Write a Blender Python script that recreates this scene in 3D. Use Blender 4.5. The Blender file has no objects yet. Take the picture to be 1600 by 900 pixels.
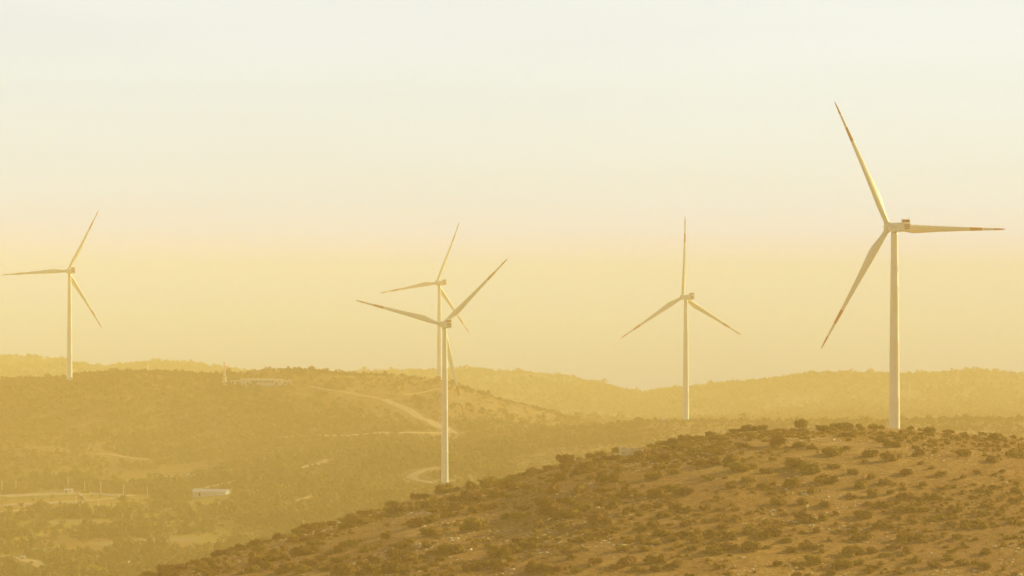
import bpy, bmesh, math, random
import numpy as np
from mathutils import Vector, Matrix

rng = np.random.default_rng(7)
random.seed(7)
scene = bpy.context.scene
COL = scene.collection
PI = math.pi
R = math.radians

# ---------------------------------------------------------------- camera constants
F = 4444.0          # focal length in photograph pixels (1600 wide)
CX, HY = 800.0, 425.0
ZC = 260.0          # camera height above the sea

# ---------------------------------------------------------------- helpers
def tag(o, label=None, cat=None, group=None, kind=None):
    if label: o['label'] = label
    if cat: o['category'] = cat
    if group: o['group'] = group
    if kind: o['kind'] = kind
    return o

def link(name, me, parent=None):
    o = bpy.data.objects.new(name, me)
    COL.objects.link(o)
    if parent is not None: o.parent = parent
    return o

def empty(name, loc, rz=0.0):
    o = bpy.data.objects.new(name, None)
    COL.objects.link(o)
    o.location = loc
    o.rotation_euler = (0, 0, rz)
    o.empty_display_size = 2
    return o

def mesh_np(name, V, faces_idx, counts, mats, smooth=False):
    """V (n,3); faces_idx flat corner indices; counts: corners per face (scalar or array)"""
    me = bpy.data.meshes.new(name)
    V = np.ascontiguousarray(V, dtype=np.float32)
    fi = np.ascontiguousarray(faces_idx, dtype=np.int32).ravel()
    if np.isscalar(counts):
        counts = np.full(len(fi) // counts, counts, dtype=np.int32)
    me.vertices.add(len(V)); me.vertices.foreach_set('co', V.ravel())
    me.loops.add(len(fi)); me.loops.foreach_set('vertex_index', fi)
    me.polygons.add(len(counts))
    starts = np.concatenate([[0], np.cumsum(counts)[:-1]]).astype(np.int32)
    me.polygons.foreach_set('loop_start', starts)
    me.polygons.foreach_set('loop_total', counts.astype(np.int32))
    if smooth:
        me.polygons.foreach_set('use_smooth', np.ones(len(counts), dtype=bool))
    me.update(calc_edges=True)
    me.validate()
    for m in (mats if isinstance(mats, (list, tuple)) else [mats]):
        me.materials.append(m)
    return me

def bm_mesh(name, bm, mats, smooth=False):
    me = bpy.data.meshes.new(name)
    bmesh.ops.recalc_face_normals(bm, faces=bm.faces)
    if smooth:
        for f in bm.faces: f.smooth = True
    bm.to_mesh(me); bm.free()
    for m in (mats if isinstance(mats, (list, tuple)) else [mats]):
        me.materials.append(m)
    return me

def add_box(bm, c, s, rot=None, mi=0, taper=1.0, bevel=0.0):
    r = bmesh.ops.create_cube(bm, size=1.0)
    vs = r['verts']
    for v in vs:
        k = taper if v.co.z > 0 else 1.0
        v.co = Vector((v.co.x * s[0] * k, v.co.y * s[1] * k, v.co.z * s[2]))
        if rot is not None: v.co = rot @ v.co
        v.co += Vector(c)
    fs = set(f for v in vs for f in v.link_faces)
    for f in fs: f.material_index = mi
    if bevel > 0:
        es = list(set(e for v in vs for e in v.link_edges))
        bmesh.ops.bevel(bm, geom=es, offset=bevel, segments=3, profile=0.5, affect='EDGES', material=-1)
    return vs

def add_bar(bm, a, b, r0, r1=None, n=8, mi=0, caps=True):
    a, b = Vector(a), Vector(b)
    r1 = r0 if r1 is None else r1
    d = b - a
    q = d.to_track_quat('Z', 'Y').to_matrix()
    rings = []
    for p, r in ((a, r0), (b, r1)):
        rings.append([bm.verts.new(p + q @ Vector((r * math.cos(2 * PI * k / n), r * math.sin(2 * PI * k / n), 0))) for k in range(n)])
    for k in range(n):
        f = bm.faces.new((rings[0][k], rings[0][(k + 1) % n], rings[1][(k + 1) % n], rings[1][k])); f.material_index = mi
    if caps:
        f = bm.faces.new(rings[1]); f.material_index = mi
        f = bm.faces.new(rings[0][::-1]); f.material_index = mi

def add_rings(bm, rings, mi=0, cap0=True, cap1=True):
    vr = [[bm.verts.new(p) for p in ring] for ring in rings]
    n = len(vr[0])
    for i in range(len(vr) - 1):
        m = mi(i) if callable(mi) else mi
        for k in range(n):
            f = bm.faces.new((vr[i][k], vr[i][(k + 1) % n], vr[i + 1][(k + 1) % n], vr[i + 1][k])); f.material_index = m
    if cap0: bm.faces.new(vr[0][::-1]).material_index = mi(0) if callable(mi) else mi
    if cap1: bm.faces.new(vr[-1]).material_index = mi(len(vr) - 2) if callable(mi) else mi

# ---------------------------------------------------------------- materials
class NT:
    def __init__(self, name):
        self.m = bpy.data.materials.new(name); self.m.use_nodes = True
        self.t = self.m.node_tree
        self.b = self.t.nodes['Principled BSDF']
    def n(self, typ, **kw):
        nd = self.t.nodes.new(typ)
        for k, v in kw.items():
            if k.startswith('_'):
                continue
            setattr(nd, k, v)
        return nd
    def l(self, a, b): self.t.links.new(a, b)
    def pos(self, sx=1, sy=1, sz=1):
        g = self.n('ShaderNodeNewGeometry')
        mp = self.n('ShaderNodeMapping'); mp.inputs['Scale'].default_value = (sx, sy, sz)
        self.l(g.outputs['Position'], mp.inputs['Vector'])
        return mp.outputs['Vector']
    def obj(self, s=1):
        g = self.n('ShaderNodeTexCoord')
        mp = self.n('ShaderNodeMapping'); mp.inputs['Scale'].default_value = (s, s, s)
        self.l(g.outputs['Object'], mp.inputs['Vector'])
        return mp.outputs['Vector']
    def noise(self, vec, scale, detail=4, rough=0.6):
        nd = self.n('ShaderNodeTexNoise'); nd.inputs['Scale'].default_value = scale
        nd.inputs['Detail'].default_value = detail; nd.inputs['Roughness'].default_value = rough
        self.l(vec, nd.inputs['Vector'])
        return nd.outputs['Fac']
    def ramp(self, fac, stops):
        nd = self.n('ShaderNodeValToRGB')
        e = nd.color_ramp.elements
        while len(e) < len(stops): e.new(0.5)
        for k, (p, c) in enumerate(stops):
            e[k].position = p; e[k].color = tuple(c) + (1,) if len(c) == 3 else c
        self.l(fac, nd.inputs['Fac'])
        return nd.outputs['Color']
    def mix(self, fac, a, b, mode='MIX'):
        nd = self.n('ShaderNodeMix'); nd.data_type = 'RGBA'; nd.blend_type = mode
        for s, v in ((nd.inputs['Factor'], fac), (nd.inputs['A'], a), (nd.inputs['B'], b)):
            pass
        ins = [i for i in nd.inputs if i.enabled]
        fsock = nd.inputs[0]; asock = nd.inputs[6]; bsock = nd.inputs[7]
        for s, v in ((fsock, fac), (asock, a), (bsock, b)):
            if hasattr(v, 'is_output'): self.l(v, s)
            elif isinstance(v, (int, float)): s.default_value = v
            else: s.default_value = tuple(v) + (1,)
        return nd.outputs[2]
    def bump(self, h, strength=0.5, dist=0.5):
        nd = self.n('ShaderNodeBump'); nd.inputs['Strength'].default_value = strength
        nd.inputs['Distance'].default_value = dist
        self.l(h, nd.inputs['Height']); self.l(nd.outputs['Normal'], self.b.inputs['Normal'])
    def done(self, col=None, rough=0.9, spec=0.2):
        if col is not None:
            if hasattr(col, 'is_output'): self.l(col, self.b.inputs['Base Color'])
            else: self.b.inputs['Base Color'].default_value = tuple(col) + (1,)
        self.b.inputs['Roughness'].default_value = rough
        self.b.inputs['Specular IOR Level'].default_value = spec
        return self.m

def simple(name, c, rough=0.6, var=0.12, scale=0.6, spec=0.3):
    n = NT(name)
    v = n.noise(n.obj(), scale, 5)
    a = tuple(x * (1 - var) for x in c); b = tuple(min(1, x * (1 + var)) for x in c)
    return n.done(n.ramp(v, [(0.3, a), (0.7, b)]), rough, spec)

M_white = simple('turbine_white_paint', (.76, .70, .47), .42, .07, .22, .4)
M_red = simple('red_band_paint', (.56, .24, .09), .45, .08)
M_louvre = simple('red_louvre_paint', (.36, .10, .035), .6, .1)
M_grey = simple('grey_metal', (.30, .28, .25), .55)
M_mark = simple('grey_lettering', (.34, .35, .33), .5, .05)
M_concrete = simple('pale_concrete', (.55, .47, .36), .9, .15)
M_plaster = simple('white_plaster', (.62, .56, .42), .85, .1)
M_roofw = simple('white_sheet_roof', (.64, .60, .47), .5, .06)
M_rooft = simple('terracotta_tiles', (.38, .17, .08), .85, .2)
M_dark = simple('dark_opening', (.03, .025, .02), .5)
M_stone = simple('dry_stone', (.74, .58, .30), .95, .3, 1.5)
M_wallpale = simple('pale_block_wall', (.62, .52, .36), .95, .15)
M_wood = simple('pale_pole_wood', (.66, .58, .42), .8, .15)
M_bark = simple('bark', (.11, .07, .035), .95, .3)
M_redwhite = simple('mast_paint', (.66, .43, .27), .7, .12)

# ground -------------------------------------------------------------------
def ground_material():
    n = NT('dry_hill_ground')
    p = n.pos(1, 1, 1)
    big = n.noise(p, .012, 5, .6)
    mid = n.noise(p, .09, 5, .65)
    fine = n.noise(p, .8, 6, .75)
    grass = n.ramp(mid, [(.30, (0.195, 0.098, 0.024)), (.5, (0.295, 0.162, 0.045)), (.68, (0.39, 0.228, 0.070))])
    soil = n.ramp(mid, [(.3, (0.20, 0.094, 0.026)), (.7, (0.32, 0.166, 0.055))])
    base = n.mix(n.ramp(big, [(.42, (0, 0, 0)), (.58, (1, 1, 1))]), grass, soil)
    base = n.mix(.75, base, n.ramp(fine, [(.32, (.35, .33, .30)), (.5, (1, 1, 1)), (.68, (1.8, 1.75, 1.65))]), 'MULTIPLY')
    # pale limestone outcrops
    rk = n.noise(p, .35, 6, .8)
    rk2 = n.noise(p, .03, 3, .6)
    rm = n.n('ShaderNodeMath', operation='MULTIPLY')
    n.l(n.ramp(rk, [(.58, (0, 0, 0)), (.66, (1, 1, 1))]), rm.inputs[0])
    n.l(n.ramp(rk2, [(.48, (0, 0, 0)), (.62, (.85, .85, .85))]), rm.inputs[1])
    base = n.mix(rm.outputs[0], base, (0.616, 0.410, 0.115))
    # cultivated plots on the valley floor (low ground only)
    vp = n.pos(1 / 75.0, 1 / 120.0, 0)
    wob = n.n('ShaderNodeTexNoise'); wob.inputs['Scale'].default_value = 1.6; n.l(vp, wob.inputs['Vector'])
    addv = n.n('ShaderNodeVectorMath', operation='MULTIPLY_ADD')
    n.l(wob.outputs['Color'], addv.inputs[0]); addv.inputs[1].default_value = (.5, .5, 0); n.l(vp, addv.inputs[2])
    vor = n.n('ShaderNodeTexVoronoi'); vor.feature = 'F1'; vor.inputs['Scale'].default_value = 1.0
    n.l(addv.outputs[0], vor.inputs['Vector'])
    sep = n.n('ShaderNodeSeparateColor'); n.l(vor.outputs['Color'], sep.inputs[0])
    plots = n.ramp(sep.outputs[0], [(.0, (0.196, 0.128, 0.016)), (.25, (0.280, 0.154, 0.025)), (.45, (0.350, 0.170, 0.039)), (.62, (0.140, 0.109, 0.014)), (.8, (0.336, 0.243, 0.036)), (1., (0.239, 0.128, 0.025))])
    plots = n.mix(.7, plots, n.ramp(fine, [(.3, (.6, .6, .6)), (.7, (1.3, 1.3, 1.3))]), 'MULTIPLY')
    g = n.n('ShaderNodeNewGeometry'); sx = n.n('ShaderNodeSeparateXYZ'); n.l(g.outputs['Position'], sx.inputs[0])
    low = n.n('ShaderNodeMapRange'); low.inputs['From Min'].default_value = 122; low.inputs['From Max'].default_value = 108
    n.l(sx.outputs['Z'], low.inputs['Value'])
    nearf = n.n('ShaderNodeMapRange'); nearf.inputs['From Min'].default_value = 1380; nearf.inputs['From Max'].default_value = 1450
    n.l(sx.outputs['Y'], nearf.inputs['Value'])
    farf = n.n('ShaderNodeMapRange'); farf.inputs['From Min'].default_value = 2250; farf.inputs['From Max'].default_value = 2150
    n.l(sx.outputs['Y'], farf.inputs['Value'])
    m1 = n.n('ShaderNodeMath', operation='MULTIPLY'); n.l(low.outputs[0], m1.inputs[0]); n.l(nearf.outputs[0], m1.inputs[1])
    m2 = n.n('ShaderNodeMath', operation='MULTIPLY'); n.l(m1.outputs[0], m2.inputs[0]); n.l(farf.outputs[0], m2.inputs[1])
    base = n.mix(m2.outputs[0], base, plots)
    bh = n.noise(p, 1.1, 6, .7)
    n.bump(bh, .55, .5)
    return n.done(base, .97, .1)

def leaf_material(name, dark, light, trans=.25):
    n = NT(name)
    g = n.n('ShaderNodeNewGeometry'); oi = n.n('ShaderNodeObjectInfo')
    v1 = n.noise(n.pos(), .11, 3, .6)
    mixr = n.n('ShaderNodeMath', operation='MULTIPLY_ADD'); n.l(g.outputs['Random Per Island'], mixr.inputs[0])
    mixr.inputs[1].default_value = .45; n.l(v1, mixr.inputs[2])
    mx2 = n.n('ShaderNodeMath', operation='MULTIPLY_ADD'); n.l(oi.outputs['Random'], mx2.inputs[0]); mx2.inputs[1].default_value = .35
    n.l(mixr.outputs[0], mx2.inputs[2])
    col = n.ramp(mx2.outputs[0], [(.35, dark), (1.0, light)])
    n.done(col, .75, .15)
    tr = n.n('ShaderNodeBsdfTranslucent'); n.l(col, tr.inputs['Color'])
    ms = n.n('ShaderNodeMixShader'); ms.inputs[0].default_value = trans
    out = n.t.nodes['Material Output']
    n.l(n.b.outputs[0], ms.inputs[1]); n.l(tr.outputs[0], ms.inputs[2]); n.l(ms.outputs[0], out.inputs['Surface'])
    return n.m

M_ground = ground_material()
M_leaf = leaf_material('maquis_leaves', (.085, .043, .004), (.26, .145, .012))
M_leafy = leaf_material('yellow_olive_leaves', (.11, .066, .006), (.29, .185, .018))
M_leafb = leaf_material('brown_twiggy_leaves', (.085, .036, .006), (.25, .12, .02))
M_leafg = leaf_material('bright_green_leaves', (.13, .13, .005), (.34, .32, .010), .35)
M_leaf2 = leaf_material('valley_tree_leaves', (.036, .028, .004), (.15, .115, .012))
M_leaf3 = leaf_material('hill_scrub_leaves', (.085, .048, .009), (.19, .112, .022))
M_leaf_hazed = leaf_material('far_scrub_leaves_hazed', (.15, .09, .02), (.30, .185, .05))  # lighter version of the hill scrub colour, with distance haze painted in
M_straw = leaf_material('dry_straw', (.21, .115, .022), (.45, .27, .07), .3)
M_rock = simple('limestone', (.60, .48, .27), .95, .3, 2.)
M_track = (lambda n: n.done(n.ramp(n.noise(n.pos(), .5, 5, .7), [(.3, (.38, .25, .10)), (.7, (.60, .43, .20))]), .97, .1))(NT('dirt_track_gravel'))

M_field = (lambda n: n.done(n.ramp(n.noise(n.pos(.3, 1, 1), .12, 5, .7), [(.3, (.22, .14, .045)), (.7, (.40, .27, .11))]), .97, .1))(NT('stubble_field'))

def sea_material():
    n = NT('sea_water')
    n.bump(n.noise(n.pos(.02, .006, 1), 1.0, 6, .65), .35, 6.0)
    v = n.noise(n.pos(.0012, .0004, 1), 1.0, 4, .6)
    return n.done(n.ramp(v, [(.35, (.10, .10, .07)), (.65, (.14, .14, .10))]), .35, .5)
M_sea = sea_material()

# ---------------------------------------------------------------- terrain
def smoothstep(t): return t * t * (3 - 2 * t)
_perm = rng.random((512, 512)).astype(np.float32)
def vnoise(x, y):
    xi = np.floor(x).astype(int); yi = np.floor(y).astype(int)
    fx = smoothstep(x - xi); fy = smoothstep(y - yi)
    a = _perm[xi % 512, yi % 512]; b = _perm[(xi + 1) % 512, yi % 512]
    c = _perm[xi % 512, (yi + 1) % 512]; d = _perm[(xi + 1) % 512, (yi + 1) % 512]
    return (a * (1 - fx) + b * fx) * (1 - fy) + (c * (1 - fx) + d * fx) * fy - .5
def fbm(x, y, o=4, g=.5):
    s = 0; a = 1.0
    for k in range(o):
        s = s + a * vnoise(x * 2 ** k + 17.3 * k, y * 2 ** k + 91.7 * k); a *= g
    return s

U = np.concatenate([np.arange(-1000, -100, 25), np.arange(-100, 1700, 4), np.arange(1700, 2601, 25)]).astype(float)
D = np.concatenate([np.arange(120, 440, 10), np.arange(440, 1250, 2), np.arange(1250, 2700, 5), np.arange(2700, 4900, 9), np.arange(4900, 6101, 30)]).astype(float)

def tab(pts):
    a = np.array(pts, float)
    return np.interp(U, a[:, 0], a[:, 1])
def sm(v, px):
    # gaussian smoothing along U (on a uniform grid)
    uu = np.arange(U[0], U[-1] + 1, 5.0); vv = np.interp(uu, U, v)
    k = np.exp(-.5 * (np.arange(-60, 61) * 5.0 / px) ** 2); k /= k.sum()
    vv = np.convolve(np.pad(vv, 60, mode='edge'), k, mode='valid')
    return np.interp(U, uu, vv)
def y2z(y, d): return -(y - HY) / F * d

CREST = [(-1000, 1060), (-200, 1010), (0, 955), (100, 928), (200, 902), (250, 890), (300, 874), (400, 846), (480, 822), (560, 801), (640, 775), (700, 760), (760, 752), (800, 742), (850, 726), (900, 713), (960, 700), (1040, 689), (1090, 681), (1150, 671), (1250, 666), (1390, 667), (1480, 674), (1560, 680), (1600, 686), (1700, 700), (1900, 740), (2100, 790), (2600, 860)]
CREST = [(a_, b_ + float(np.interp(a_, [0, 600, 720, 850, 1100, 1200], [6, 7, 9, 7, 4, 1]))) for a_, b_ in CREST]
NEAR = .72
d2 = sm(tab([(-1000, 760), (0, 820), (250, 900), (480, 1000), (700, 1080), (1000, 1110), (1300, 1140), (1600, 1130), (2600, 1080)]), 60) * NEAR
y2 = sm(tab(CREST), 10); z2 = y2z(y2, d2)
KN = []
KN.append((np.full_like(U, 60), np.full_like(U, -135)))
KN.append((np.full_like(U, 290), np.full_like(U, -101)))
KN.append((d2 - 200, NEAR * sm(tab([(-1000, -122), (-300, -116), (0, -112), (250, -106), (700, -99), (1000, -97), (1300, -97), (1600, -97), (2600, -104)]), 60)))
KN.append((d2, z2))
KN.append((np.full_like(U, 1235), z2 / d2 * 1235 - 5))
KN.append((sm(tab([(-1000, 1380), (0, 1380), (250, 1380), (500, 1400), (700, 1450), (900, 1480), (2600, 1480)]), 60),
           sm(tab([(-1000, -165), (0, -165), (250, -160), (500, -155), (700, -148), (900, -140), (1070, -130), (1300, -120), (2600, -118)]), 60)))
KN.append((np.full_like(U, 1620), sm(tab([(-1000, -162), (300, -161), (500, -153), (600, -149), (700, -145.5), (900, -135), (1070, -127), (1300, -118), (2600, -116)]), 60)))
KN.append((np.full_like(U, 1850), sm(tab([(-1000, -156), (300, -154), (450, -146), (600, -141.5), (700, -138.5), (800, -130), (900, -121), (1070, -118), (1300, -114), (2600, -112)]), 40)))
d6 = sm(tab([(-1000, 2030), (300, 2030), (450, 2060), (700, 2100), (900, 2140), (2600, 2140)]), 40)
KN.append((d6, y2z(sm(tab([(-1000, 760), (0, 760), (300, 754), (450, 722), (600, 700), (700, 690), (800, 674), (900, 665), (960, 661), (1070, 657), (1200, 655), (1400, 653), (1600, 652), (2600, 650)]), 20), d6)))
KN.append((np.full_like(U, 2290), sm(tab([(-1000, -130), (0, -131), (300, -129), (450, -124), (600, -119), (700, -121), (800, -122), (900, -128), (1070, -138), (1300, -140), (2600, -140)]), 30)))
y8 = -4 + tab([(-1000, 640), (-300, 640), (-100, 625), (0, 606), (40, 597), (110, 590), (180, 586), (300, 583), (420, 583), (520, 586), (600, 592), (680, 602), (740, 614), (800, 634), (860, 650), (920, 664), (960, 674), (1000, 684), (1100, 690), (2600, 690)])
KN.append((np.full_like(U, 2500), y2z(sm(y8, 12), 2500)))
KN.append((np.full_like(U, 2800), sm(tab([(-1000, -128), (0, -127), (300, -130), (700, -140), (1000, -152), (2600, -150)]), 40)))
KN.append((np.full_like(U, 3650), y2z(sm(tab([(-1000, 606), (0, 606), (300, 610), (600, 624), (900, 644), (1000, 654), (1200, 640), (1400, 632), (2600, 630)]), 40), 3650)))
d11 = sm(tab([(-1000, 4600), (0, 4600), (300, 4650), (450, 4600), (600, 4450), (1000, 4250), (1300, 4150), (2600, 4150)]), 40)
y11 = 3 + tab([(-1000, 570), (-200, 556), (0, 554), (60, 557), (105, 561), (150, 572), (165, 573), (200, 567), (240, 564), (300, 567), (340, 574), (400, 581), (450, 584), (480, 583), (560, 581), (640, 579), (750, 577), (830, 580), (890, 588), (940, 600), (980, 610), (1005, 613), (1060, 605), (1120, 600), (1200, 592), (1260, 585), (1320, 580), (1400, 580), (1470, 581), (1560, 577), (1600, 578), (1800, 570), (2600, 560)])
z11 = y2z(sm(y11, 7), d11)
KN.append((d11, z11))
KN.append((d11 + 420, z11 - 62))
KN.append((np.full_like(U, 6100), np.full_like(U, -330)))

def pchip_cols(KN, D):
    X = np.stack([k[0] for k in KN], 1); Y = np.stack([k[1] for k in KN], 1)   # (nu, nk)
    h = np.diff(X, axis=1); dl = np.diff(Y, axis=1) / h
    m = np.zeros_like(Y)
    w1 = 2 * h[:, 1:] + h[:, :-1]; w2 = h[:, 1:] + 2 * h[:, :-1]
    same = dl[:, 1:] * dl[:, :-1] > 0
    with np.errstate(divide='ignore', invalid='ignore'):
        mm = (w1 + w2) / (w1 / dl[:, :-1] + w2 / dl[:, 1:])
    m[:, 1:-1] = np.where(same, mm, 0)
    m[:, 0] = dl[:, 0]; m[:, -1] = dl[:, -1]
    Z = np.zeros((len(X), len(D)))
    for i in range(len(X)):
        k = np.clip(np.searchsorted(X[i], D) - 1, 0, X.shape[1] - 2)
        t = (D - X[i, k]) / h[i, k]; hh = h[i, k]
        Z[i] = ((1 + 2 * t) * (1 - t) ** 2) * Y[i, k] + t * (1 - t) ** 2 * hh * m[i, k] + t * t * (3 - 2 * t) * Y[i, k + 1] + t * t * (t - 1) * hh * m[i, k + 1]
    return Z
# lower the near crest until the skyline it makes (bulge behind the crest included) lies where it should
off_ = np.zeros_like(U); Dn = D[D < 1320]
for _ in range(5):
    zz = y2z(y2 + off_, d2)
    KN[3] = (d2, zz); KN[4] = (KN[4][0], zz / d2 * 1235 - 6)
    yy = (HY - F * pchip_cols(KN, Dn) / Dn).min(1)
    off_ = off_ + sm(y2 - yy, 25)
ZG = pchip_cols(KN, D)
DD = np.broadcast_to(D, ZG.shape); XX = (U[:, None] - CX) / F * DD
amp_small = np.interp(DD, [300, 1200, 1500, 2400, 3500], [.9, .9, 1.8, 2.6, 3.6])
valley = np.clip((ZC + ZG - 104) / 12, .15, 1)
ZG = ZG + fbm(XX / 55, DD / 55, 4, .5) * amp_small * valley
gul = np.abs(fbm(XX / 130 + 5, DD / 260 + 3, 3, .5))
ZG = ZG - (gul * np.interp(DD, [1300, 1700, 2000, 2500, 3000, 4000, 4600, 6000], [0, 0, 9, 9, 18, 18, 10, 0])) * valley + np.interp(DD, [1900, 2500], [0, 1.5])
ZG = ZC + ZG
# the pad under the front middle tower etc. is simply the slope

def ground(x, y):
    """height of the land at world x, y (arrays)"""
    x = np.asarray(x, float); y = np.asarray(y, float)
    u = CX + F * x / y
    ui = np.clip(np.searchsorted(U, u) - 1, 0, len(U) - 2); di = np.clip(np.searchsorted(D, y) - 1, 0, len(D) - 2)
    fu = np.clip((u - U[ui]) / (U[ui + 1] - U[ui]), 0, 1); fd = np.clip((y - D[di]) / (D[di + 1] - D[di]), 0, 1)
    return (ZG[ui, di] * (1 - fu) + ZG[ui + 1, di] * fu) * (1 - fd) + (ZG[ui, di + 1] * (1 - fu) + ZG[ui + 1, di + 1] * fu) * fd

YP = HY + F * (ZC - ZG) / DD       # image row of every ground point
def spot(px, py, dmin=500.0, dmax=4000.0):
    """the first ground point seen at a photograph pixel"""
    ui = int(np.clip(np.searchsorted(U, px), 1, len(U) - 1))
    f = (px - U[ui - 1]) / (U[ui] - U[ui - 1])
    yp = YP[ui - 1] * (1 - f) + YP[ui] * f
    ok = np.where((D >= dmin) & (D <= dmax) & (yp <= py))[0]
    if len(ok) == 0:
        ok = [int(np.argmin(np.where((D >= dmin) & (D <= dmax), yp, 1e9)))]
    d = D[ok[0]]; x = (px - CX) / F * d
    return float(x), float(d), float(ground(x, d))

nu, nd = ZG.shape
V = np.stack([XX, DD, ZG], -1).reshape(-1, 3)
ii = np.arange((nu - 1) * nd).reshape(nu - 1, nd)[:, :-1].ravel()
quads = np.stack([ii, ii + nd, ii + nd + 1, ii + 1], 1)
terrain = link('terrain', mesh_np('terrain', V, quads, 4, M_ground, smooth=True))
tag(terrain, kind='structure')

# sea ----------------------------------------------------------------------
sv, sf = [], []
rs = [0, 3000, 6000, 12000, 25000, 45000, 70000]
ns = 48
sv.append((0, 0, 0))
for r in rs[1:]:
    for k in range(ns): sv.append((r * math.cos(2 * PI * k / ns), r * math.sin(2 * PI * k / ns), 0))
bm = bmesh.new(); vs = [bm.verts.new(p) for p in sv]
for k in range(ns):
    bm.faces.new((vs[0], vs[1 + k], vs[1 + (k + 1) % ns]))
    for j in range(len(rs) - 2):
        a = 1 + j * ns; b = a + ns
        bm.faces.new((vs[a + k], vs[b + k], vs[b + (k + 1) % ns], vs[a + (k + 1) % ns]))
sea = link('sea', bm_mesh('sea', bm, M_sea)); tag(sea, kind='structure')

# ---------------------------------------------------------------- tracks
TRACK_PTS = []
def track(name, pix, width, label, lift=.28, dmin=1300):
    P = np.array([spot(px, py, dmin) for px, py in pix])
    seg = np.r_[0, np.cumsum(np.hypot(np.diff(P[:, 0]), np.diff(P[:, 1])))]
    s = np.arange(0, seg[-1], 4.0)
    x = np.interp(s, seg, P[:, 0]); y = np.interp(s, seg, P[:, 1])
    k = np.ones(7) / 7
    if len(s) > 14:
        x = np.convolve(np.pad(x, 3, mode='edge'), k, mode='valid'); y = np.convolve(np.pad(y, 3, mode='edge'), k, mode='valid')
    tx, ty = np.gradient(x), np.gradient(y); ln = np.hypot(tx, ty) + 1e-6
    nx, ny = -ty / ln, tx / ln
    w = width * (1 + .5 * vnoise(s / 23.0 + len(pix), s * 0 + width))
    W = np.linspace(-.5, .5, 6)
    X = x[:, None] + nx[:, None] * W * w[:, None]; Y = y[:, None] + ny[:, None] * W * w[:, None]
    Z = ground(X, Y) + lift - .25 * (np.abs(W) > .45)
    Vt = np.stack([X, Y, Z], -1).reshape(-1, 3)
    n1 = len(W); i0 = (np.arange(len(s) - 1)[:, None] * n1 + np.arange(n1 - 1)).ravel()
    q = np.stack([i0, i0 + n1, i0 + n1 + 1, i0 + 1], 1)
    nm = 'field' if name == 'field' else 'dirt_track'
    o = link(nm, mesh_np(nm, Vt, q, 4, M_field if name == 'field' else M_track, smooth=True))
    tag(o, label, kind='structure')
    TRACK_PTS.append(np.stack([x, y, np.full_like(x, width)], 1))
    return o
track('t', [(478, 605), (500, 608), (560, 617), (604, 626)], 3.5, 'thin pale track from the hilltop buildings')
track('t', [(598, 624), (640, 642), (672, 658), (700, 672), (712, 679)], 8, 'pale dirt track running diagonally down the middle hill')
track('t', [(632, 618), (660, 614), (688, 609)], 3.5, 'faint track near the hill shoulder')
track('t', [(440, 684), (500, 681), (560, 679), (640, 678), (708, 676)], 9, 'pale track along the foot of the middle hill')
track('t', [(692, 731), (668, 734), (648, 740), (640, 747), (650, 753), (672, 756), (694, 755), (720, 748), (745, 742)], 11, 'dirt track looping round the front middle turbine')
track('t', [(285, 770), (340, 757), (378, 750), (430, 742), (470, 732), (518, 716)], 7, 'dirt track rising from the long farm shed')
track('t', [(0, 777), (60, 774), (118, 772), (165, 773), (222, 776)], 8, 'farm road along the far side of the walled plot')
track('t', [(0, 789), (60, 787), (128, 784), (190, 778)], 6, 'farm road along the near side of the walled plot')
track('t', [(0, 800), (30, 798), (56, 797)], 6, 'short farm road at the left edge')
track('t', [(0, 868), (22, 873), (48, 877), (62, 882), (72, 889)], 8, 'dirt road bending through the lower left corner')
track('t', [(150, 710), (170, 711), (200, 716), (240, 720)], 4, 'faint path across the middle hillside')
track('t', [(448, 789), (480, 778), (510, 768)], 4, 'faint path on the valley slope')
track('field', [(412, 764), (430, 763), (454, 761)], 10, 'pale stubble field right of the long farm shed')
track('field', [(140, 853), (200, 846), (260, 843), (322, 846)], 20, 'pale field strip above the tail of the near hill')
track('field', [(62, 818), (120, 814), (172, 819)], 15, 'pale field below the walled plot')
track('field', [(196, 752), (240, 750), (285, 752)], 14, 'pale field behind the long farm shed')
TP = np.concatenate(TRACK_PTS)
def off_track(x, y):
    ok = np.ones(len(x), bool)
    for (a, b, w) in TP[::2]:
        near = (y - b < w * .6 + 2) & (b - y < w * .6 + 14) & (np.abs(x - a) < w * .6 + 3)
        ok &= ~near
    return ok

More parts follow.
